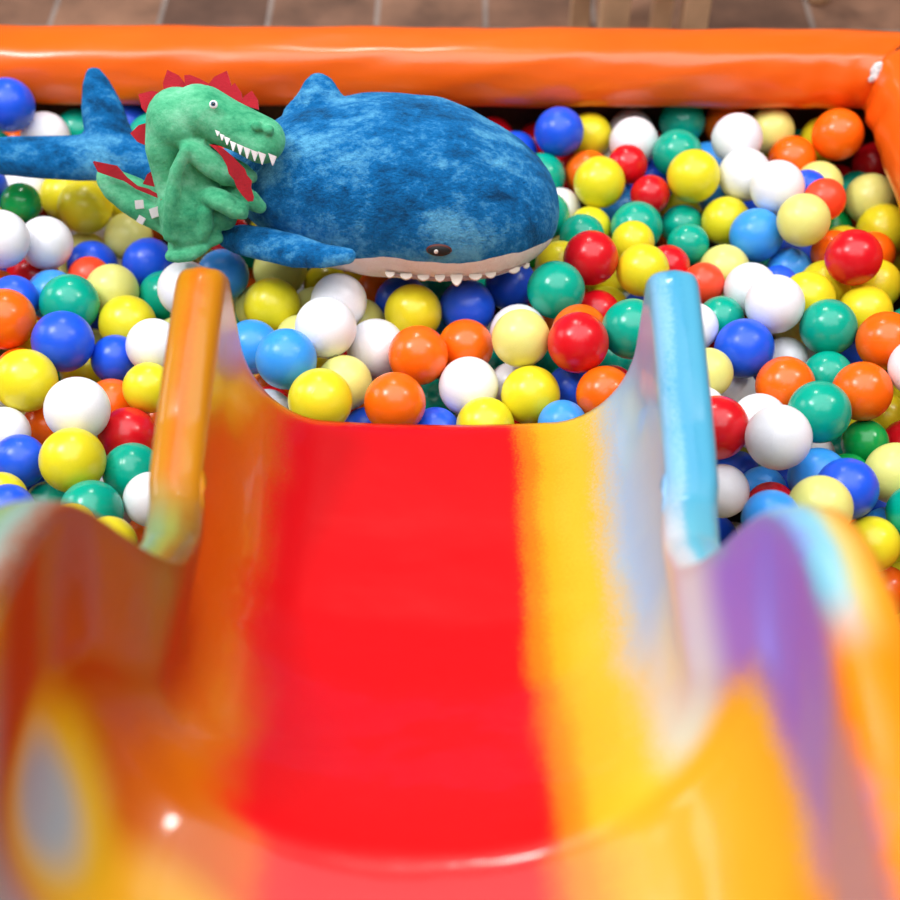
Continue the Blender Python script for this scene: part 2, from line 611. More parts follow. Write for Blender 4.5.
    nt.links.new(bp.outputs['Normal'], p.inputs['Coat Normal'])
    me = bpy.data.meshes.new('chute')
    bm.normal_update()
    up = sum(f.normal.z for f in bm.faces)
    if up < 0:
        bmesh.ops.reverse_faces(bm, faces=bm.faces[:])
    bm.to_mesh(me)
    bm.free()
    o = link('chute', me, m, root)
    md = o.modifiers.new('thickness', 'SOLIDIFY')
    md.thickness = 0.006
    md.offset = -1.0
    # moulded pedestal and two legs that carry the chute
    grey = simple('grey_moulding', '#8C8F94', rough=0.5)
    bm = bmesh.new()
    add_box(bm, (XC - 0.14, -0.14, 0.0), (XC + 0.14, 0.26, 0.50), 0.02)
    link('pedestal', bm_mesh(bm, 'pedestal'), grey, root)
    return root


build_slide()


# ------------------------------------------------------------------ plush shark
def plush(name, dark, mid, light, hi_pos=0.62):
    m, nt, p = new_mat(name)
    tc = nd(nt, 'ShaderNodeTexCoord')
    n1 = nd(nt, 'ShaderNodeTexNoise')
    setv(n1, Scale=11.0, Detail=9.0, Roughness=0.74, Distortion=0.0)
    mpp = nd(nt, 'ShaderNodeMapping')
    mpp.inputs['Rotation'].default_value = (0.4, 0.9, 0.2)
    mpp.inputs['Scale'].default_value = (1.0, 2.2, 1.0)
    nt.links.new(tc.outputs['Object'], mpp.inputs['Vector'])
    nt.links.new(mpp.outputs['Vector'], n1.inputs['Vector'])
    r = nd(nt, 'ShaderNodeValToRGB')
    e = r.color_ramp.elements
    e[0].position, e[0].color = 0.36, lin(dark)
    e[1].position, e[1].color = hi_pos + 0.06, lin(light)
    k = e.new(0.5)
    k.color = lin(mid)
    nf = nd(nt, 'ShaderNodeTexNoise')
    setv(nf, Scale=120.0, Detail=4.0, Roughness=0.7)
    nt.links.new(tc.outputs['Object'], nf.inputs['Vector'])
    mf = nd(nt, 'ShaderNodeMath', operation='MULTIPLY_ADD')
    mf.inputs[1].default_value = 0.22
    nt.links.new(nf.outputs['Fac'], mf.inputs[0])
    ms = nd(nt, 'ShaderNodeMath', operation='ADD')
    ms.inputs[1].default_value = -0.11
    nt.links.new(n1.outputs['Fac'], ms.inputs[0])
    nt.links.new(ms.outputs[0], mf.inputs[2])
    nt.links.new(mf.outputs[0], r.inputs['Fac'])
    nt.links.new(r.outputs['Color'], p.inputs['Base Color'])
    p.inputs['Roughness'].default_value = 0.9
    p.inputs['Specular IOR Level'].default_value = 0.15
    p.inputs['Sheen Weight'].default_value = 0.35
    p.inputs['Sheen Roughness'].default_value = 0.4
    p.inputs['Sheen Tint'].default_value = lin(light)
    n2 = nd(nt, 'ShaderNodeTexNoise')
    setv(n2, Scale=330.0, Detail=3.0, Roughness=0.7)
    nt.links.new(tc.outputs['Object'], n2.inputs['Vector'])
    n3 = nd(nt, 'ShaderNodeTexNoise')
    setv(n3, Scale=18.0, Detail=3.0)
    nt.links.new(tc.outputs['Object'], n3.inputs['Vector'])
    b1 = nd(nt, 'ShaderNodeBump')
    setv(b1, Strength=0.55, Distance=0.012)
    nt.links.new(n3.outputs['Fac'], b1.inputs['Height'])
    b2 = nd(nt, 'ShaderNodeBump')
    setv(b2, Strength=0.85, Distance=0.004)
    nt.links.new(n2.outputs['Fac'], b2.inputs['Height'])
    nt.links.new(b1.outputs['Normal'], b2.inputs['Normal'])
    nt.links.new(b2.outputs['Normal'], p.inputs['Normal'])
    return m


SHARK_Z = 1.585
# outline stations of the body: px x, top y, bottom y
ST = [(236, 158, 206), (255, 140, 224), (275, 122, 240), (300, 107, 256), (330, 100, 268), (365, 96, 275), (400, 95.5, 279), (440, 101, 281),
      (470, 111, 280), (500, 128, 274), (520, 141, 267), (538, 157, 256), (549, 172, 245), (556, 188, 232), (559, 203, 218)]
SX = [s[0] for s in ST]
shark_spheres = []


def shark_c(px):
    t, b = interp(px, SX, [s[1] for s in ST]), interp(px, SX, [s[2] for s in ST])
    return (t + b) / 2, (b - t) / 2


def shark_surface(px, py, lift=0.0):
    """Point of the body's near surface that shows at (px, py), and its normal."""
    yc, h = shark_c(px)
    v = max(-0.999, min(0.999, (yc - py) / h))
    w = math.sqrt(1 - v * v)
    R = h / F * SHARK_Z
    n = (UPV * v - FWD * w).normalized()
    return at(px, yc, SHARK_Z) + n * (R + lift), n


def build_shark():
    root = empty('plush_shark', at_z(400, 270, 0.25), 'big blue plush shark with a white belly lying on the balls by the far rim', 'plush toy')
    bm = bmesh.new()
    # body: rings in the plane across the long axis
    xs = np.concatenate([np.linspace(236, 520, 60), np.linspace(522, 559, 30)])
    rings = []
    nseg = 56
    for px in xs:
        yc, h = shark_c(px)
        R = h / F * SHARK_Z
        c = at(px, yc, SHARK_Z)
        shark_spheres.append((c, R))
        ring = []
        for k in range(nseg):
            a = 2 * math.pi * k / nseg
            # a touch flattened in depth, fuller below
            d = UPV * math.cos(a) + FWD * math.sin(a) * 0.94
            wr = 1 + 0.010 * math.sin(3 * a + px * 0.02) + 0.008 * math.sin(px * 0.09 + 2 * a)
            ring.append(bm.verts.new(c + d * R * wr))
        rings.append(ring)
    for i in range(len(rings) - 1):
        for k in range(nseg):
            bm.faces.new((rings[i][k], rings[i][(k + 1) % nseg], rings[i + 1][(k + 1) % nseg], rings[i + 1][k]))
    bm.faces.new(rings[0][::-1])
    bm.faces.new(rings[-1])
    bmesh.ops.recalc_face_normals(bm, faces=bm.faces[:])

    def limb(path, flat=1.0):
        for i in range(len(path) - 1):
            (x0, y0, r0, Z0), (x1, y1, r1, Z1) = path[i], path[i + 1]
            n = max(2, int(math.hypot(x1 - x0, y1 - y0) / 4))
            for j in range(n + 1):
                t = j / n
                r = (r0 + (r1 - r0) * t) / F * SHARK_Z
                c = at(x0 + (x1 - x0) * t, y0 + (y1 - y0) * t, Z0 + (Z1 - Z0) * t)
                add_ball(bm, c, r, (1, 1, flat), VB, 2)
                shark_spheres.append((c, r * max(flat, 0.6)))

    # tail stalk and the two lobes of the tail fin
    limb([(262, 180, 40, 1.60), (220, 178, 30, 1.625), (175, 172, 25, 1.655), (145, 165, 24, 1.665), (115, 155, 27, 1.67)], 0.8)
    limb([(116, 156, 28, 1.67), (108, 132, 25, 1.67), (102, 110, 23, 1.668), (97, 88, 16.5, 1.665), (94, 75.5, 10, 1.662)], 0.62)
    limb([(110, 155, 28, 1.67), (80, 158, 25, 1.67), (45, 157.5, 23.5, 1.67), (10, 156, 21.5, 1.668), (-20, 156, 17, 1.665), (-45, 153, 11, 1.66)], 0.75)
    # dorsal fin
    limb([(322, 125, 26, 1.548), (320, 105, 25, 1.545), (319, 92, 19, 1.545), (318, 84, 12.5, 1.545)], 0.5)
    limb([(296, 115, 14, 1.548), (312, 98, 14, 1.545)], 0.5)
    me = remesh(bm, 0.0036, 4, 'shark_plush')
    # split the white belly from the blue back along the seam
    bmm = bmesh.new()
    bmm.from_mesh(me)
    seam_x = [318, 340, 380, 410, 440, 460, 480, 500, 520, 540, 562]
    seam_y = [270, 260, 257, 260, 263, 264, 261, 256, 252, 245, 233]

    def below(co):
        px, py, Z = proj(co)
        if px < 322 or Z > 1.72:
            return False
        yc, h = shark_c(px)
        c = at(px, yc, SHARK_Z)
        d = Vector(co) - c
        near = d.dot(FWD) < 0
        if near:
            return py > interp(px, seam_x, seam_y)
        return d.z < -0.25 * h / F * SHARK_Z and py > yc + 0.25 * h and px < 540

    white = {f.index for f in bmm.faces if below(f.calc_center_median())}
    # smooth the seam
    for it in range(6):
        mv = {}
        for v in bmm.verts:
            k = [f.index in white for f in v.link_faces]
            if any(k) and not all(k):
                nb = [e.other_vert(v) for e in v.link_edges if len({f.index in white for f in e.link_faces}) == 2]
                if len(nb) == 2:
                    mv[v] = (nb[0].co + nb[1].co) * 0.25 + v.co * 0.5
        for v, c in mv.items():
            v.co = c
    def extract(keep, name):
        b = bmm.copy()
        b.faces.ensure_lookup_table()
        dele = [f for f in b.faces if (f.index in white) != keep]
        bmesh.ops.delete(b, geom=dele, context='FACES')
        q = bpy.data.meshes.new(name)
        b.to_mesh(q)
        b.free()
        return q
    blue = plush('blue_plush', '#063D68', '#0A6AAC', '#5CABD6', 0.585)
    cream = plush('cream_plush', '#E6DED8', '#F2ECE8', '#F8F6F4')
    link('body', extract(False, 'shark_body'), blue, root)
    o = link('belly', extract(True, 'shark_belly'), cream, root)
    o['label'] = 'white plush belly and upper lip'
    bmm.free()
    bpy.data.meshes.remove(me)
    # side fin lying on the balls
    bm = bmesh.new()
    path = [(348, 256, 9, 1.50), (322, 256, 13, 1.512), (295, 251, 18, 1.53), (265, 244, 18, 1.545), (243, 240, 17, 1.56), (228, 238, 12, 1.565)]
    for i in range(len(path) - 1):
        (x0, y0, r0, Z0), (x1, y1, r1, Z1) = path[i], path[i + 1]
        for j in range(6):
            t = j / 5
            r = (r0 + (r1 - r0) * t) / F * 1.53
            c = at(x0 + (x1 - x0) * t, y0 + (y1 - y0) * t, Z0 + (Z1 - Z0) * t)
            add_ball(bm, c, r, (1, 1, 0.7), VB, 2)
            shark_spheres.append((c, r * 0.7))
    link('side_fin', remesh(bm, 0.0032, 5, 'shark_side_fin'), blue, root)
    # eye: brown rim, black pupil, highlight modelled as a pale patch
    p, n = shark_surface(439.5, 259)
    xax = (RGT * 1.0 - UPV * 0.06)
    xax = (xax - n * xax.dot(n)).normalized()
    yax = n.cross(xax)
    bas = Matrix((xax, yax, n)).transposed()
    ppx = SHARK_Z / F
    # the surface is seen edge-on here, so the stitched oval is taller on the cloth than it looks
    bm = bmesh.new()
    add_ball(bm, p, ppx, (12.5, 7.2, 3.0), bas)
    e = link('eye', bm_mesh(bm, 'shark_eye'), simple('eye_rim_felt', '#54211A', rough=0.6), root)
    bm = bmesh.new()
    add_ball(bm, p + n * 0.0012, ppx, (11.2, 6.2, 4.2), bas)
    link('pupil', bm_mesh(bm, 'shark_pupil'), simple('eye_black', '#060507', rough=0.7), e)
    bm = bmesh.new()
    add_ball(bm, p + n * 0.0048 - xax * ppx * 2.6 + yax * ppx * 1.2, ppx, (2.6, 2.8, 1.4), bas)
    link('eye_glint', bm_mesh(bm, 'shark_eye_glint'), simple('eye_glint_pale', '#D9D5CE', rough=0.5), e)
    # mouth lining and felt teeth under the lip
    lip = [(388, 275.5), (405, 277.5), (425, 279), (445, 279.5), (465, 279.0), (485, 276.5), (505, 271), (525, 263.5)]
    bm = bmesh.new()
    pts = []
    for (x, y) in lip:
        q, n = shark_surface(x, y)
        pts.append(q + UPV * -0.001)
    add_tube(bm, pts, [0.0015, 0.0025, 0.003, 0.003, 0.003, 0.003, 0.0025, 0.0015], 10)
    o = link('mouth', bm_mesh(bm, 'shark_mouth'), simple('mouth_lining', '#A48A84', rough=0.9, bump=0.3), root)
    felt = simple('cream_felt', '#E6DDD0', rough=0.9, bump=0.2, bscale=400)
    for (x, y, w, hgt) in [(391, 275.0, 9, 3.0), (407, 276.5, 12, 3.2), (424, 277.5, 12, 3.2), (440, 278, 10, 4), (456.5, 277.5, 12.5, 9), (475, 276.5, 13, 3.6), (490, 274, 11, 3.4), (513, 268.5, 13, 3.5), (526, 263.5, 7, 2.5)]:
        q, n = shark_surface(x, y, 0.004)
        bm = bmesh.new()
        xx = RGT
        yy = (-UPV * 0.92 - FWD * 0.38).normalized()
        prof = [(-w / 2, -3), (w / 2, -3), (w / 2 * 0.95, 0), (w * 0.33, hgt * 0.6), (w * 0.1, hgt), (-w * 0.1, hgt), (-w * 0.33, hgt * 0.6), (-w / 2 * 0.95, 0)]
        zz = xx.cross(yy)
        f = [[bm.verts.new(q + xx * a * ppx + yy * b * ppx + zz * s) for (a, b) in prof] for s in (-0.0013, 0.0013)]
        bm.faces.new(f[0])
        bm.faces.new(f[1][::-1])
        for i in range(len(prof)):
            j = (i + 1) % len(prof)
            bm.faces.new((f[0][i], f[0][j], f[1][j], f[1][i]))
        link('tooth', bm_mesh(bm, 'shark_tooth'), felt, root, smooth=False)
    return root


build_shark()


# ------------------------------------------------------------------ dinosaur hand puppet
def dz(y):
    return interp(y, [60, 110, 150, 200, 256], [1.478, 1.482, 1.492, 1.522, 1.566])


dino_spheres = []


def build_dino():
    root = empty('dinosaur_puppet', at_z(185, 255, 0.285), 'green dinosaur hand puppet with red felt spikes leaning on the plush shark', 'hand puppet')
    bm = bmesh.new()

    def blob(x, y, r, off=0.0, sx=1.0, sy=1.0, ang=0.0, sd=0.85):
        c = at(x, y, dz(y) + off)
        a = math.radians(ang)
        b = VB @ Matrix(((math.cos(a), -math.sin(a), 0), (math.sin(a), math.cos(a), 0), (0, 0, 1)))
        add_ball(bm, c, r / F * 1.5, (sx, sy, sd), b, 3)
        dino_spheres.append((c, r / F * 1.5 * sd))

    def tube(path, off=0.0, sd=0.85):
        for i in range(len(path) - 1):
            a, b = path[i], path[i + 1]
            n = max(2, int(math.hypot(b[0] - a[0], b[1] - a[1]) / 3.5))
            for j in range(n + 1):
                t = j / n
                q = [a[k] + (b[k] - a[k]) * t for k in range(len(a))]
                blob(q[0], q[1], q[2], off + (q[3] if len(q) > 3 else 0), sd=sd)

    # head: skull, brow, snout
    blob(178, 119, 31.5)
    blob(198, 111, 26.5, -0.006)
    tube([(205, 111, 25), (225, 122, 24), (245, 131, 23), (262, 140, 23.5)], -0.008)
    blob(257, 126, 5.5, -0.031)
    blob(269, 130, 5.5, -0.030)
    # nape and neck
    tube([(172, 125, 26), (163, 148, 18), (165, 175, 13), (172, 200, 14)], 0.002)
    # lower jaw: a soft trough in two folds
    tube([(186, 143, 9), (196, 152, 12.5), (212, 165, 13), (226, 175, 11), (234, 180, 7)], -0.014)
    tube([(200, 148, 8), (222, 160, 9), (242, 172, 9.5), (251, 177, 7)], 0.006)
    # torso with a loose sleeve
    tube([(188, 162, 15), (184, 185, 22), (186, 205, 30), (190, 222, 30), (193, 230, 23)], 0.004)
    blob(216, 186, 17, 0.008)
    blob(203, 176, 12, 0.004)
    blob(214, 210, 22, 0.008)
    blob(224, 217, 14, 0.006)
    blob(170, 226, 13, 0.004)
    # hem rolls and foot
    tube([(184, 240, 8), (205, 241, 9), (217, 238, 7)], -0.014)
    tube([(176, 247, 9), (188, 246, 9)], -0.01)
    tube([(171, 256, 6.5), (178, 255, 8.5), (188, 253.5, 9), (197, 251, 7), (204, 247, 6)], -0.024)
    # arms
    tube([(200, 194, 9, 0.022), (212, 197, 11, 0.006), (222, 201, 11.5, 0), (235, 209, 10.5, 0), (243, 214, 6, 0)], -0.024)
    blob(240, 209, 9, -0.024)
    tube([(236, 190, 9), (250, 200, 10.5), (260, 207, 7)], -0.004)
    # cloth folds
    tube([(186, 150, 6), (176, 172, 7), (172, 200, 8), (171, 234, 9)], -0.024)
    tube([(206, 212, 7), (206, 226, 8), (202, 236, 7)], -0.022)
    # tail
    tube([(168, 216, 20), (150, 206, 21), (133, 196, 20), (118, 187, 17), (108, 180, 12), (103, 175, 7)], 0.016, sd=0.7)
    me = remesh(bm, 0.0024, 2, 'dinosaur_body')
    green = plush('green_plush', '#2F9167', '#56B486', '#8CD4AE', 0.64)
    nt = green.node_tree
    for n in nt.nodes:
        if n.type == 'BUMP' and n.inputs['Distance'].default_value < 0.01:
            n.inputs['Strength'].default_value = 0.35
    link('body', me, green, root)
    px = 1.49 / F

    def sheet(name, outline, off, mat, thick=0.0022, tilt=0.0, parent=root):
        """Felt cut-out with real thickness, lying across the view at its own depth."""
        b = bmesh.new()
        n = len(outline)
        pts = [at(q[0], q[1], dz(q[1]) + off + (q[2] if len(q) > 2 else 0.0) + tilt * (q[0] - outline[0][0]) * px) for q in outline]
        f = [[b.verts.new(p + FWD * s) for p in pts] for s in (-thick / 2, thick / 2)]
        b.faces.new(f[0])
        b.faces.new(f[1][::-1])
        for i in range(n):
            j = (i + 1) % n
            b.faces.new((f[0][i], f[0][j], f[1][j], f[1][i]))
        bmesh.ops.triangulate(b, faces=[q for q in b.faces if len(q.verts) > 4])
        return link(name, bm_mesh(b, 'dinosaur_' + name), mat, parent, smooth=False)

    red = simple('red_felt', '#AE0820', rough=0.95, noise=0.08, scale=60, bump=0.4, bscale=500, sheen=0.2)

    def spike(base0, tip, base1, off, bulge=0.12, tilt=0.0):
        def edge(a, b, s):
            mx, my = (a[0] + b[0]) / 2, (a[1] + b[1]) / 2
            dx, dy = b[0] - a[0], b[1] - a[1]
            return (mx + dy * bulge * s, my - dx * bulge * s)
        e0, e1 = edge(base0, tip, -1), edge(tip, base1, -1)
        cx, cy = (base0[0] + base1[0]) / 2, (base0[1] + base1[1]) / 2
        if (e0[0] - cx) * (e0[0] - cx) + (e0[1] - cy) ** 2 < ((base0[0] + tip[0]) / 2 - cx) ** 2 + ((base0[1] + tip[1]) / 2 - cy) ** 2:
            e0, e1 = edge(base0, tip, 1), edge(tip, base1, 1)
        sheet('spike', [base0, e0, tip, e1, base1], off, red, tilt=tilt)

    spike((150, 122), (130.5, 133.5), (147, 146), 0.006)
    spike((166, 94), (138.5, 94.5), (151, 119), 0.004)
    spike((165, 97), (167.5, 70), (187, 86), 0.002)
    sheet('spike', [(185, 88), (184.5, 75.5), (190, 75), (200, 79), (209, 84), (208, 90)], -0.004, red)
    spike((206, 88), (227, 71), (229, 98), 0.0)
    spike((226, 96), (235, 83), (243, 105), -0.002)
    spike((240, 104), (252, 91), (259, 110), -0.004)
    # ridge along the tail
    sheet('tail_ridge', [(93, 162), (95, 161), (98, 167), (113, 174), (117, 165.5), (127, 177), (138, 186), (149, 189), (161, 196), (160, 199), (148, 194), (136, 189), (124, 181), (112, 177), (98, 172)], -0.004, red)
    spike((143, 184), (155, 168.5), (163, 189), 0.0)
    sheet('spike', [(161, 199), (166, 199), (165, 208), (161, 208)], -0.012, red)
    # tongue
    sheet('tongue', [(209, 144.5), (216, 145.5), (224, 149), (231, 155), (238, 162), (245, 169), (247, 175), (252, 181), (251, 187), (254, 197), (253, 201), (248, 201.5), (242, 195), (237, 188), (234, 180), (229, 174), (227, 166), (222, 157), (216, 150)],
          -0.034, red, 0.003)
    # teeth along the upper jaw
    white = simple('white_felt', '#EFEFF2', rough=0.9, bump=0.2, bscale=400)
    for (x, y, w, h) in [(217.5, 132.5, 5, 3.5), (222, 136, 5, 4.5), (227, 139, 6.5, 6), (233, 143.5, 6.5, 7.5), (240, 146.5, 7, 8), (247, 149.5, 7.5, 9), (254.5, 152.5, 8, 8.5), (262, 154.5, 8.5, 10), (272.5, 156.5, 9, 9)]:
        dx, dy = 0.93, 0.37
        sheet('tooth', [(x - dx * w / 2, y - dy * w / 2 - 1.5), (x + dx * w / 2, y + dy * w / 2 - 1.5), (x + 0.5, y + h), (x - 0.3, y + h)], -0.036, white, 0.0025)
    # eye
    c = at(213.5, 104.5, dz(104) - 0.0365)
    bm = bmesh.new()
    add_ball(bm, c, px, (4.3, 4.3, 2.6), VB)
    e = link('eye', bm_mesh(bm, 'dinosaur_eye'), simple('plastic_eye_white', '#F4F4F4', rough=0.2), root)
    bm = bmesh.new()
    add_ball(bm, c - FWD * 0.0018, px, (2.6, 2.6, 1.6), VB)
    pu = link('iris', bm_mesh(bm, 'dinosaur_iris'), simple('plastic_eye_grey', '#5D7E96', rough=0.2), e)
    bm = bmesh.new()
    add_ball(bm, c - FWD * 0.0032 + RGT * px * 0.3, px, (1.5, 1.5, 0.9), VB)
    link('pupil', bm_mesh(bm, 'dinosaur_pupil'), simple('plastic_eye_black', '#08080A', rough=0.15), e)
    # white cloth squares on the tail
    for (x, y, s, r) in [(139.5, 204.5, 4.2, -6), (155, 212.5, 4.8, -18), (141, 220, 3.6, 30)]:
        a = math.radians(r)
        sq = [(x + s * (math.cos(a) * i - math.sin(a) * j), y + s * (math.sin(a) * i + math.cos(a) * j)) for (i, j) in ((-1, -1), (1, -1), (1, 1), (-1, 1))]
        o = sheet('tail_patch', sq, -0.009, white, 0.003)
    return root


build_dino()


# ------------------------------------------------------------------ wooden furniture beyond the pit
def build_stools():
    wood = simple('beech_wood', '#D8AE86', rough=0.5, noise=0.12, scale=14, bump=0.1, bscale=60)
    t = empty('step_stool', (0.33, 2.0, 0), 'small wooden step stool on the tiles behind the far rim', 'stool')
    fl = at_z(614, 27, 0.11)
    Y0 = 2.02

    def leg_at(pxc, Y, w, name='leg'):
        r = ray(pxc, 14)
        k = Y / r.y
        x = r.x * k
        bm = bmesh.new()
        add_box(bm, (x - w / 2, Y - w / 2, 0), (x + w / 2, Y + w / 2, 0.34), 0.003)
        link(name, bm_mesh(bm, name), wood, t, smooth=False)
        return x
    a = leg_at(614, 1.88, 0.046)
    b = leg_at(695, 1.88, 0.04)
    c = leg_at(661.5, 2.13, 0.034)
    d = leg_at(580, 2.13, 0.034)
    bm = bmesh.new()
    add_box(bm, (min(a, d) - 0.035, 1.85, 0.34), (max(b, c) + 0.035, 2.16, 0.365), 0.006)
    link('seat', bm_mesh(bm, 'seat'), wood, t, smooth=False)
    # chair whose curved front foot just shows
    q = empty('wooden_chair', (0.86, 2.45, 0), 'wooden chair whose rounded front foot stands on the floor tiles', 'chair')
    r = at_z(818, 4, 0.0)
    for (x, y) in ((r.x, r.y + 0.012), (r.x + 0.36, r.y + 0.012), (r.x, r.y + 0.37), (r.x + 0.36, r.y + 0.37)):
        bm = bmesh.new()
        add_tube(bm, [(x, y, 0), (x, y, 0.008), (x, y, 0.05), (x, y, 0.44)], [0.019, 0.0235, 0.023, 0.019], 20)
        link('leg', bm_mesh(bm, 'chair_leg'), wood, q)
    bm = bmesh.new()
    add_box(bm, (r.x - 0.03, r.y - 0.02, 0.44), (r.x + 0.39, r.y + 0.41, 0.465), 0.008)
    link('seat', bm_mesh(bm, 'chair_seat'), wood, q, smooth=False)
    bm = bmesh.new()
    add_box(bm, (r.x - 0.01, r.y + 0.36, 0.465), (r.x + 0.37, r.y + 0.385, 0.86), 0.01)
    link('backrest', bm_mesh(bm, 'chair_backrest'), wood, q, smooth=False)


build_stools()

# ------------------------------------------------------------------ balls
# x y diameter colour depth-in-pile (0 = top layer, larger = deeper, negative = lifted)
BALL_TXT = """
8,105,54,B,-.9;46,134,48,W,.2;78,132,46,T,.8;-8,152,46,T,.8;20,146,46,O,1.6;126,125,48,B,.8;153,138,50,T,.3;25,192,50,W,.8;-18,188,50,B,.5;21,203,40,G,0;64,196,50,Y,.2;85,207,56,Y,-.4;44,192,44,R,1.8
0,239,60,W,-.4;46,243,53,W,0;33,276,52,R,1;64,275,46,P,1.9;86,257,46,P,1.2;93,266,52,B,.6;127,238,50,P,.2;149,264,54,B,.1;89,279,44,C,.6;54,294,48,L,.8;-4,292,46,O,.7;17,300,48,B,.4;70,304,59,T,0;111,292,54,P,.1;163,296,52,T,.5;186,289,56,W,-.3;223,275,50,L,.1
5,319,61,O,-.1;64,343,61,B,0;126,325,58,Y,.1;117,356,50,B,.6;151,350,53,W,-.5;176,340,48,P,.8;96,352,46,P,2;36,345,52,Y,1.2;20,371,46,O,1;26,381,64,Y,-.2;84,372,48,Y,1.9;76,399,46,C,1;112,404,52,O,.8;77.5,410,64,W,-.5;147,389,51,Y,0;130,434,58,R,.5;5,432,52,W,.2;48,426,50,O,1.1;19,461,53,B,.2;74,461,64,Y,-.3
132,470,58,T,0;91,511,62,T,0;150,498,56,W,0;152,533,48,O,.9;72,529,48,Y,.1;108,545,54,Y,0;1,498,52,Y,.3;8,511,52,B,0;48,505,46,T,1.1;52,515,44,O,1.8
280,270,54,P,.35;272,306,57,Y,0;258,308,46,P,1;246,328,44,T,1.9;314,308,42,P,.9;326,285,46,Y,1;341,295,56,W,-.35;326,327,61,W,-.6;361,320,48,P,.6;300,339,48,P,.7;252,347,54,L,.4;288,358,59,L,-.2;344,382,54,P,.4;320,400,62,Y,.1;268,414,50,W,.5;270,408,46,R,1.2;272,392,46,O,1.9;345,362,44,R,2;322,368,44,Y,2;366,431,48,B,1;436,432,50,B,.8;436,402,46,T,1.9
377,348,59,W,.1;402,303,56,B,.4;413,313,58,Y,-.1;467,306,56,B,.1;468,346,55,O,.2;419.5,356.5,60,O,-.4;395,403,61,O,-.2;468,389,60,W,0;483,431,58,Y,.1;440,296,50,T,1;470,292,44,T,1.5;378,292,46,O,1.2;362,288,46,Y,1.8;511,285,52,B,.9;552.5,284,57,T,-.3;520,329,56,W,.5;522,341,57,P,-.3;587,260,55,R,-.7;563,264,48,Y,.7;607,279,44,Y,1;606,309,46,Y,.9;597,313,46,R,.7;642,270,52,Y,-.1;637,244,43,Y,0;637,227,52,T,.3;581,238,46,T,.5;546,215,46,T,.8;589,228,45,Y,.8;557,206,44,W,.9;545,174,46,T,.5
557,131,50,B,-.5;516,155,46,B,.6;541,142,48,R,1;492,140,46,R,1.2;589,136,45,Y,.6;636,131,47,W,.9;635,141,49,W,.1;627,164,40,R,0;612,166,38,W,1.5;588,174,46,O,.6;600,183,52,Y,-.2;568,170,44,R,1.7;650.5,196,40,R,.1;652,182,46,B,1.2;618,208,48,L,1.8;682,129,47,T,.4;676,154,49,T,.2;692,176,53,Y,-.3;708,166,50,L,1.1;729,128,48,O,.3;737,139,51,W,-.4;745,175,53,W,-.2;777,189,53,W,-.3;770,133,47,P,.4;748,122,44,Y,1.4;662,122,40,R,1.7
800,155,49,O,.1;795,137,44,T,1.3;818,141,46,Y,.7;846,135.5,51,O,0;868,169,46,R,.9;840,183,42,R,1.5;832,166,42,Y,1.9;817,184,45,P,.5;808,190,40,B,.3;823,199,41,C,.1;858,192,44,T,1;870,201,52,P,.7;879,230,54,Y,.7;803.5,220,52,P,-.5;853,258,56,R,-.9;866,255,46,O,.9;836,258,46,O,.6;845,247,44,Y,1;833,228,40,G,1.6;848,230,40,C,2;820,282,52,Y,.3;809,302,54,Y,.1;890,285,50,Y,.7;865,312,54,Y,0;862,285,44,Y,1.9;896,258,46,Y,1.9
757,235,54,L,-.1;726,221,49,Y,.1;682,226,44,T,.4;688,244,42,T,.1;670,267,44,R,.5;706,282,42,C,.2;725,269,49,P,.4;757,275,40,T,1.9;789,270,46,L,.6;785,288,40,B,.3;798,252,46,B,1.3;755,213,40,B,1.9;722,196,46,L,1.2;680,202,44,Y,2;750,290,50,W,.2;772,308,58,W,-.4;721,319,46,T,.4;694,327,47,W,.5;745.5,347,59,B,-.2;785,361,48,W,.7;795,330,40,P,1.7;829,327,56,T,-.2;828,372,50,T,.4;879,341,57,O,0;911,366,56,W,-.2;908,330,46,T,.8;858,352,46,B,1.7
863,393,58,O,0;785,385,58,O,.1;819,412,61,T,-.3;711,373,49,P,.3;735,392,46,W,1;703,408,46,W,.9;738,408,44,P,1.7;716,427,62,R,-.1;760,421,54,W,.3;777,437,63,W,-.5;742,438,46,Y,1.6;736,474,48,B,1.2;762,490,48,L,.9;790,484,50,B,1.3;821,478,58,L,.8;845,489,58,B,.1;820,507,57,P,0;872,544,56,Y,.2;895,474,61,P,0;914,512,56,T,0;863,442,45,G,.4;848,473,44,G,1;906,443,48,R,.5;884,416,46,Y,1.2;908,398,46,Y,1.1;826,452,44,R,1.9;812,455,40,W,1.8;838,455,44,T,1.9;886,531,44,L,.9;878,510,46,B,1.8;771,507,50,R,.6;772,519,54,L,.2;722,491,55,W,.2
629,329,58,T,0;642,312,44,B,1.1;578,326,54,O,.5;578.5,343.5,59,R,-.4;548,325,44,O,1.8;528,302,40,C,1.7;556,360,46,T,1.7;571,389,50,B,.9;612,362,48,T,1.2;612,388,46,R,.9;600,396,55,O,.1;534,396,59,Y,-.1;512,385,46,W,.9;512,429,46,R,.8;563,430,48,L,.5;500,410,44,L,1.8;494,372,44,T,1.9;620,262,42,T,1.9
"""
PILE_Z = 0.25
LAYER = 0.042


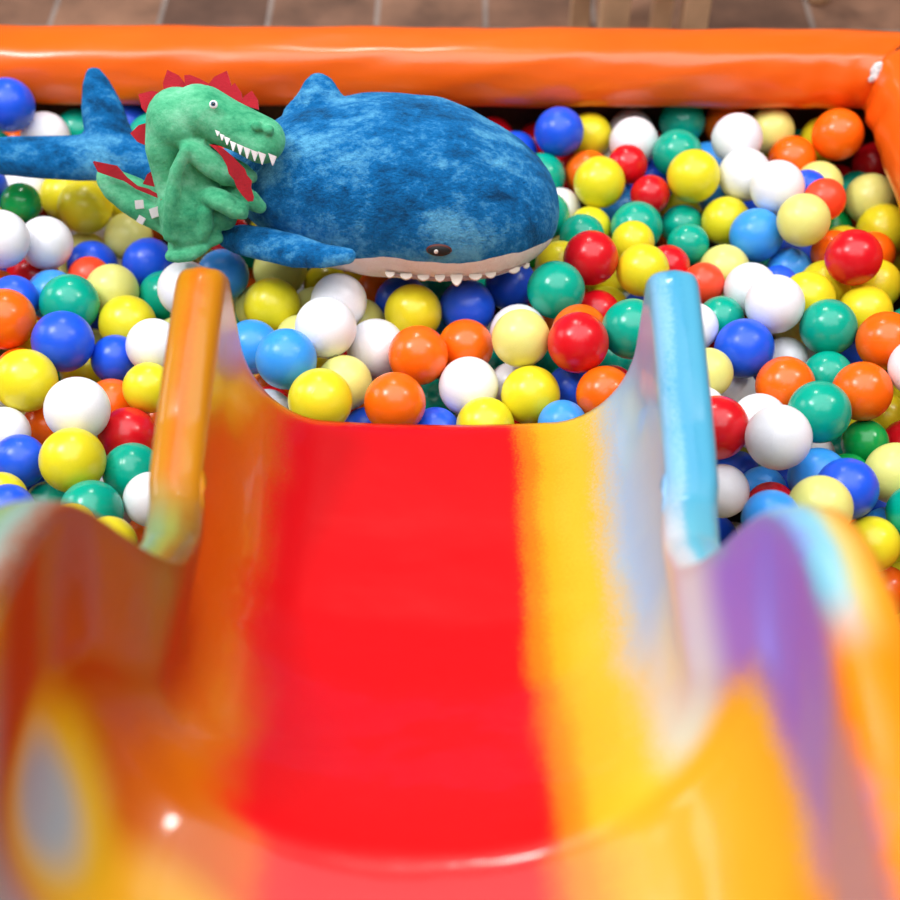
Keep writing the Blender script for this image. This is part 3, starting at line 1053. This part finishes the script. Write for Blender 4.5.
def lay_balls():
    rec = []
    for q in BALL_TXT.replace('\n', ';').split(';'):
        if q.strip():
            x, y, d, c, l = q.split(',')
            rec.append((float(x), float(y), float(d), c, float(l)))
    n = len(rec)
    C = np.array(CAM)
    R3 = np.array([ray(r[0], r[1]) for r in rec])
    lay = np.array([r[4] for r in rec])
    t0 = (PILE_Z - LAYER * lay - C[2]) / R3[:, 2]
    rad = np.array([r[2] for r in rec]) * t0 / (2 * F)
    # two moulded sizes
    rad = np.where(rad < 0.0305, np.clip(rad, 0.0265, 0.0295), np.clip(rad, 0.0325, 0.0362))
    key = np.array([r[1] for r in rec]) - 40 * lay
    t = t0.copy()
    ii, jj = np.triu_indices(n, 1)
    near = np.hypot(*(np.array([[r[0], r[1]] for r in rec])[ii] - np.array([[r[0], r[1]] for r in rec])[jj]).T) < 75
    ii, jj = ii[near], jj[near]
    fr = np.where(key[ii] > key[jj], ii, jj)
    bk = np.where(key[ii] > key[jj], jj, ii)
    for it in range(700):
        p = C + R3 * t[:, None]
        d = np.linalg.norm(p[fr] - p[bk], axis=1)
        need = rad[fr] + rad[bk]
        pen = np.maximum(0, need - d) + np.where((t[fr] > t[bk] + 0.01) & (d < need * 1.0), 0.01, 0)
        mv = np.zeros(n)
        ct = np.ones(n)
        np.add.at(mv, fr, -pen * 0.5)
        np.add.at(mv, bk, pen * 0.5)
        np.add.at(ct, fr, (pen > 0) * 0.5)
        np.add.at(ct, bk, (pen > 0) * 0.5)
        t = t + mv / ct
        if it < 500:
            t = t + (t0 - t) * 0.03
        # never through the mat
        zmax = (rad + 0.008 - C[2]) / R3[:, 2]
        t = np.minimum(t, zmax)
    P = C + R3 * t[:, None]
    sph_c = np.array([list(c) for (c, r) in shark_spheres + dino_spheres])
    sph_r = np.array([r for (c, r) in shark_spheres + dino_spheres])
    lo = np.array([PX0, PY0, 0.008])
    hi = np.array([PX1, PY1, 9])

    def walls(P, rad):
        for a in (0, 1):
            over = P[:, 2] + rad * 0.9 > RIM_LO
            inset = np.where(over, 0.004, -0.078)
            P[:, a] = np.clip(P[:, a], lo[a] + inset + rad, hi[a] - inset - rad)
        P[:, 2] = np.maximum(P[:, 2], 0.008 + rad)
        return P
    for it in range(600):
        d = P[ii] - P[jj]
        L = np.linalg.norm(d, axis=1) + 1e-9
        pen = np.maximum(0, rad[ii] + rad[jj] - L)
        u = d / L[:, None]
        mv = np.zeros((n, 3))
        np.add.at(mv, ii, u * (pen * 0.45)[:, None])
        np.add.at(mv, jj, -u * (pen * 0.45)[:, None])
        P = P + mv * 0.8
        # keep out of the plush toys: sink below them
        d = P[:, None, :] - sph_c[None]
        L = np.linalg.norm(d, axis=2)
        pen = rad[:, None] + sph_r[None] + 0.001 - L
        k = pen.argmax(axis=1)
        pk = np.maximum(0, pen[np.arange(n), k])
        u = d[np.arange(n), k] / L[np.arange(n), k][:, None]
        u[:, 2] = np.minimum(u[:, 2], 0)
        P = P + u * pk[:, None] * 0.5
        # and clear of the chute: past its lip, outside its skirts
        ax = P[:, 0] - XC
        infront = (np.abs(ax) < 0.262) & (P[:, 1] > 0.80) & (P[:, 2] + rad > np.where(np.abs(ax) < 0.14, 0.288, 0.25))
        P[:, 1] = np.where(infront, np.maximum(P[:, 1], S_END + rad + 0.004), P[:, 1])
        beside = (np.abs(ax) > 0.15) & ~infront & (P[:, 1] < S_END + rad)
        m = 0.266 + rad
        P[:, 0] = np.where(beside, XC + np.sign(ax) * np.maximum(np.abs(ax), m), P[:, 0])
        P = walls(P, rad)
    return rec, P, rad


REC, BP, BR = lay_balls()
N_LISTED = len(REC)
bcol = [r[3] for r in REC]


def slide_clear(P, rad):
    """False where a ball would touch the chute or its pedestal."""
    x, y, z = P
    ax = abs(x - XC)
    if y > S_END + rad + 0.005 or ax > 0.34 + rad:
        return True
    if ax < 0.15 + rad and y < 0.28 + rad:
        return False
    if ax < 0.205 - rad:
        return z + rad < z0f(max(0.3, y - 0.05)) - 0.05
    return z + rad < 0.27 or ax > 0.275 + rad


def fill_bed():
    """The rest of the pit: balls heaped under and around those on show."""
    rng = np.random.RandomState(11)
    C = np.array(CAM)
    pts, rads = [list(p) for p in BP], list(BR)
    prj = [proj(p) for p in BP]
    A = np.array([[a, b, Z, F * r / Z] for (a, b, Z), r in zip(prj, BR)])
    sph_c = np.array([list(c) for (c, r) in shark_spheres + dino_spheres])
    sph_r = np.array([r for (c, r) in shark_spheres + dino_spheres])
    P = np.zeros((6000, 3))
    R = np.zeros(6000)
    m = len(pts)
    P[:m], R[:m] = pts, rads
    keys = list('WYPOCRTGBL')
    wts = np.array([.17, .2, .1, .12, .04, .1, .11, .02, .09, .05])
    cols = []
    for k in range(7):
        z = 0.045 + 0.0345 * k
        y = PY0 + 0.03 + (k % 3) * 0.02
        row = 0
        while y < PY1 - 0.03:
            x = PX0 + 0.035 + (row % 2) * 0.036 + (k % 3) * 0.012
            while x < PX1 - 0.03:
                r = 0.0352 if rng.rand() < 0.72 else 0.0285
                q = np.array([x + rng.uniform(-.012, .012), y + rng.uniform(-.012, .012), z + rng.uniform(-.008, .008)])
                q[2] = max(q[2], r + 0.009)
                x += 0.036
                if not (PX0 + r < q[0] < PX1 - r and PY0 + r < q[1] < PY1 - r) or q[2] > 0.262:
                    continue
                if (np.linalg.norm(P[:m] - q, axis=1) < R[:m] + r + 0.0004).any():
                    continue
                if (np.linalg.norm(sph_c - q, axis=1) < sph_r + r + 0.002).any() or not slide_clear(q, r):
                    continue
                a, b, Z = proj(q)
                rr = F * r / Z
                hit = np.hypot(A[:, 0] - a, A[:, 1] - b) < A[:, 3] + rr - 3
                if (hit & (A[:, 2] > Z - 0.002)).any():
                    continue
                P[m], R[m] = q, r
                m += 1
                cols.append(keys[int(np.searchsorted(np.cumsum(wts) / wts.sum(), rng.rand()))])
            y += 0.031
            row += 1
    return P[N_LISTED:m], R[N_LISTED:m], cols


FP, FR, FC = fill_bed()
ALLP = np.concatenate([BP, FP])
ALLR = np.concatenate([BR, FR])
ALLC = bcol + FC


def see():
    """Which ball, toy or slide shows at each cell of a 450 x 450 look from the camera."""
    G = 450
    dg = bpy.context.evaluated_depsgraph_get()
    dg.update()
    depth = np.full((G, G), 1e9)
    idm = np.full((G, G), -1, dtype=int)
    root_ids = {'plush_shark': -10, 'dinosaur_puppet': -11, 'slide': -12, 'ball_pit': -13}
    for j in range(G):
        for i in range(G):
            d = ray((i + .5) * 2, (j + .5) * 2)
            L = d.length
            ok, loc, nrm, idx, ob, mat = SC.ray_cast(dg, CAM, d / L)
            if ok:
                while ob.parent is not None:
                    ob = ob.parent
                depth[j, i] = (loc - CAM).length / L
                idm[j, i] = root_ids.get(ob.name, -1)
    full = np.zeros(len(ALLP), dtype=int)
    for b in range(len(ALLP)):
        a, y, Z = proj(ALLP[b])
        rr = F * ALLR[b] / Z * 1.02
        i0, i1 = int((a - rr) / 2), int((a + rr) / 2) + 1
        j0, j1 = int((y - rr) / 2), int((y + rr) / 2) + 1
        for j in range(max(0, j0), min(G, j1 + 1)):
            for i in range(max(0, i0), min(G, i1 + 1)):
                dx, dy = (i + .5) * 2 - a, (j + .5) * 2 - y
                q = 1 - (dx * dx + dy * dy) / (rr * rr)
                if q > 0:
                    full[b] += 1
                    zz = Z - ALLR[b] * math.sqrt(q)
                    if zz < depth[j, i]:
                        depth[j, i] = zz
                        idm[j, i] = b
    return idm, full


IDM, FULL = see()
VIS = np.bincount(IDM[IDM >= 0].ravel(), minlength=len(ALLP))
order = sorted(range(len(ALLP)), key=lambda b: (-VIS[b], b))
SHOWN = [b for b in order if VIS[b] >= 1][:300]
shown_set = set(SHOWN)


# ---- what each ball is next to, for its description
PXY = [proj(p) for p in ALLP]
NB = {b: {} for b in SHOWN}
for dj, di in ((0, 1), (1, 0), (1, 1), (1, -1), (0, 2), (2, 0)):
    A0 = IDM[max(0, -dj):450 - max(0, dj), max(0, -di):450 - max(0, di)]
    B0 = IDM[max(0, dj):, max(0, di):450 + min(0, di)] if di >= 0 else IDM[dj:, :450 + di]
    if di < 0:
        A0 = IDM[:450 - dj, -di:]
    m = (A0 != B0)
    for u, v in zip(A0[m].tolist(), B0[m].tolist()):
        if u in shown_set:
            NB[u][v] = NB[u].get(v, 0) + 1
        if v in shown_set:
            NB[v][u] = NB[v].get(u, 0) + 1
MARK = {-10: 'the shark', -11: 'the dinosaur', -12: 'the slide', -13: 'the orange rim'}


def name_of(b):
    return ('small ' if ALLR[b] < 0.0305 else '') + BALL[ALLC[b]][0]


def facts(b):
    """Things that are true of ball b and can be checked in the picture."""
    x, y, Z = PXY[b]
    f = []
    for v, cnt in NB[b].items():
        if v < 0:
            if v in MARK and cnt >= 3:
                f.append((0, 'next to ' + MARK[v]))
            continue
        if v not in shown_set or cnt < 4:
            continue
        dx, dy = PXY[v][0] - x, PXY[v][1] - y
        ang = math.degrees(math.atan2(-dy, dx)) % 360
        c = BALL[ALLC[v]][0]
        if 50 < ang < 130:
            f.append((1, 'in front of a %s ball' % c))
        elif 230 < ang < 310:
            f.append((1, 'behind a %s ball' % c))
        elif ang < 40 or ang > 320:
            f.append((5, 'left of a %s ball' % c))
        elif 140 < ang < 220:
            f.append((5, 'right of a %s ball' % c))
        f.append((3, 'beside a %s ball' % c))
    vis = VIS[b] / max(1, FULL[b])
    if vis > 0.93:
        f.append((4, 'fully exposed'))
    elif vis < 0.25:
        f.append((2, 'almost buried'))
    elif vis < 0.55:
        f.append((4, 'half covered'))
    own = BALL[ALLC[b]][0]
    g = []
    for (p, t) in set(f):
        t = t.replace(' a %s ball' % own, ' another %s ball' % own).replace(' a orange', ' an orange')
        g.append((p, t))
    return sorted(g)


def zone(b):
    x, y, Z = PXY[b]
    if y < 250 and x < 300:
        return 'around the shark tail'
    if x < 250:
        return 'near the orange slide rail'
    if x > 660 and y > 250:
        return 'near the blue slide rail'
    if x > 470 and y < 250:
        return 'beyond the shark nose'
    return 'between the slide and the shark'


def build_labels():
    from itertools import combinations
    fs = {b: facts(b) for b in SHOWN}
    fset = {b: {t for (_, t) in fs[b]} for b in SHOWN}
    zn = {b: zone(b) for b in SHOWN}
    lab = {}
    for b in SHOWN:
        same = [q for q in SHOWN if name_of(q) == name_of(b)]
        found = None
        opts = [t for (_, t) in fs[b]]
        for wz, ks in ((1, (1, 2, 3)), (0, (1, 2, 3)), (1, (0,))):
            for k in ks:
                best = None
                for cmb in combinations(range(len(opts)), k):
                    ts = [opts[i] for i in cmb]
                    cand = [q for q in same if (not wz or zn[q] == zn[b]) and all(t in fset[q] for t in ts)]
                    txt = name_of(b) + ' ball ' + ' and '.join(ts) + ((' ' + zn[b]) if wz else '')
                    nwords = len(txt.replace('-', ' ').split())
                    if cand == [b] and 5 <= nwords <= 16:
                        sc = sum(fs[b][i][0] for i in cmb)
                        if best is None or sc < best[0]:
                            best = (sc, txt)
                if best and found is None:
                    found = best[1]
        if not found:
            mates = sorted([q for q in same if zn[q] == zn[b]], key=lambda q: PXY[q][1])
            words_ = ['topmost', 'second', 'third', 'fourth', 'fifth', 'sixth', 'seventh', 'eighth', 'ninth', 'tenth', 'eleventh', 'twelfth', 'thirteenth', 'fourteenth']
            i = mates.index(b)
            found = '%s %s ball from the far rim %s' % (words_[min(i, 13)] if i else 'first', name_of(b), zn[b])
        lab[b] = found
    return lab


LAB = build_labels()
me_of = {}


def ball_mesh(c):
    if c not in me_of:
        bm = bmesh.new()
        bmesh.ops.create_uvsphere(bm, u_segments=40, v_segments=24, radius=1.0)
        me = bm_mesh(bm, 'ball_' + BALL[c][0].replace(' ', '_'))
        me.materials.append(BMAT[c])
        me.polygons.foreach_set('use_smooth', [True] * len(me.polygons))
        me_of[c] = me
    return me_of[c]


for b in sorted(SHOWN):
    o = bpy.data.objects.new('pit_ball', ball_mesh(ALLC[b]))
    COL.objects.link(o)
    o.location = [float(v) for v in ALLP[b]]
    s = float(ALLR[b])
    o.scale = (s, s, s)
    o.rotation_euler = (random.uniform(0, 6.28), random.uniform(0, 6.28), random.uniform(0, 6.28))
    o['label'] = LAB[b]
    o['category'] = 'ball'
    o['group'] = 'plastic balls in the ball pit'

# the balls beneath and out of sight, as one mass
bm = bmesh.new()
cl = sorted(set(ALLC))
tmpl = bmesh.new()
bmesh.ops.create_uvsphere(tmpl, u_segments=18, v_segments=11, radius=1.0)
tv = [v.co.copy() for v in tmpl.verts]
tf = [[v.index for v in f.verts] for f in tmpl.faces]
tmpl.free()
vv, ff, mi = [], [], []
for b in range(len(ALLP)):
    if b in shown_set:
        continue
    k = len(vv)
    vv += [Vector(ALLP[b]) + v * float(ALLR[b]) for v in tv]
    ff += [[k + i for i in f] for f in tf]
    mi += [cl.index(ALLC[b])] * len(tf)
me = bpy.data.meshes.new('ball_bed')
me.from_pydata(vv, [], ff)
o = link('ball_bed', me, [BMAT[c] for c in cl])
me.polygons.foreach_set('material_index', mi)
o['kind'] = 'stuff'
o['label'] = 'deeper layers of mixed coloured balls filling the pit'
o['category'] = 'balls'


# ------------------------------------------------------------------ light
def area(name, loc, target, size, power, color=(1, 1, 1), sizey=None):
    l = bpy.data.lights.new(name, 'AREA')
    l.energy = power
    l.color = color
    l.shape = 'RECTANGLE'
    l.size = size
    l.size_y = sizey or size
    o = bpy.data.objects.new(name, l)
    COL.objects.link(o)
    o.location = loc
    o.rotation_euler = (Vector(target) - Vector(loc)).to_track_quat('-Z', 'Y').to_euler()
    return o


area('ceiling_panel', (-1.5, 1.05, 2.86), (-0.6, 1.0, 0), 0.7, 46, (0.985, 0.985, 1.0))
area('ceiling_spot', (-0.3, 3.15, 2.86), (0.0, 1.3, 0.2), 0.22, 16, (1.0, 0.97, 0.92))
area('ceiling_spot', (2.0, 1.3, 2.86), (0.3, 1.1, 0.2), 0.22, 16, (1.0, 0.97, 0.92))
area('window_light', (-3.4, 1.9, 1.75), (0, 1.2, 0.4), 1.4, 22, (0.93, 0.96, 1.0), 1.2)
area('ceiling_fill', (0.2, 0.7, 2.88), (0.2, 0.7, 0), 3.0, 64, (0.95, 0.97, 1.0))  # added wide fill standing in for ceiling bounce, not a fitting

w = bpy.data.worlds.new('room_light')
SC.world = w
w.use_nodes = True
w.node_tree.nodes['Background'].inputs['Color'].default_value = (0.93, 0.96, 1.0, 1)
w.node_tree.nodes['Background'].inputs['Strength'].default_value = 0.55

vs = SC.view_settings
vs.view_transform = 'Standard'
vs.look = 'None'
vs.exposure = 0.56
vs.gamma = 1.0
vs.use_curve_mapping = False
SC.display_settings.display_device = 'sRGB'
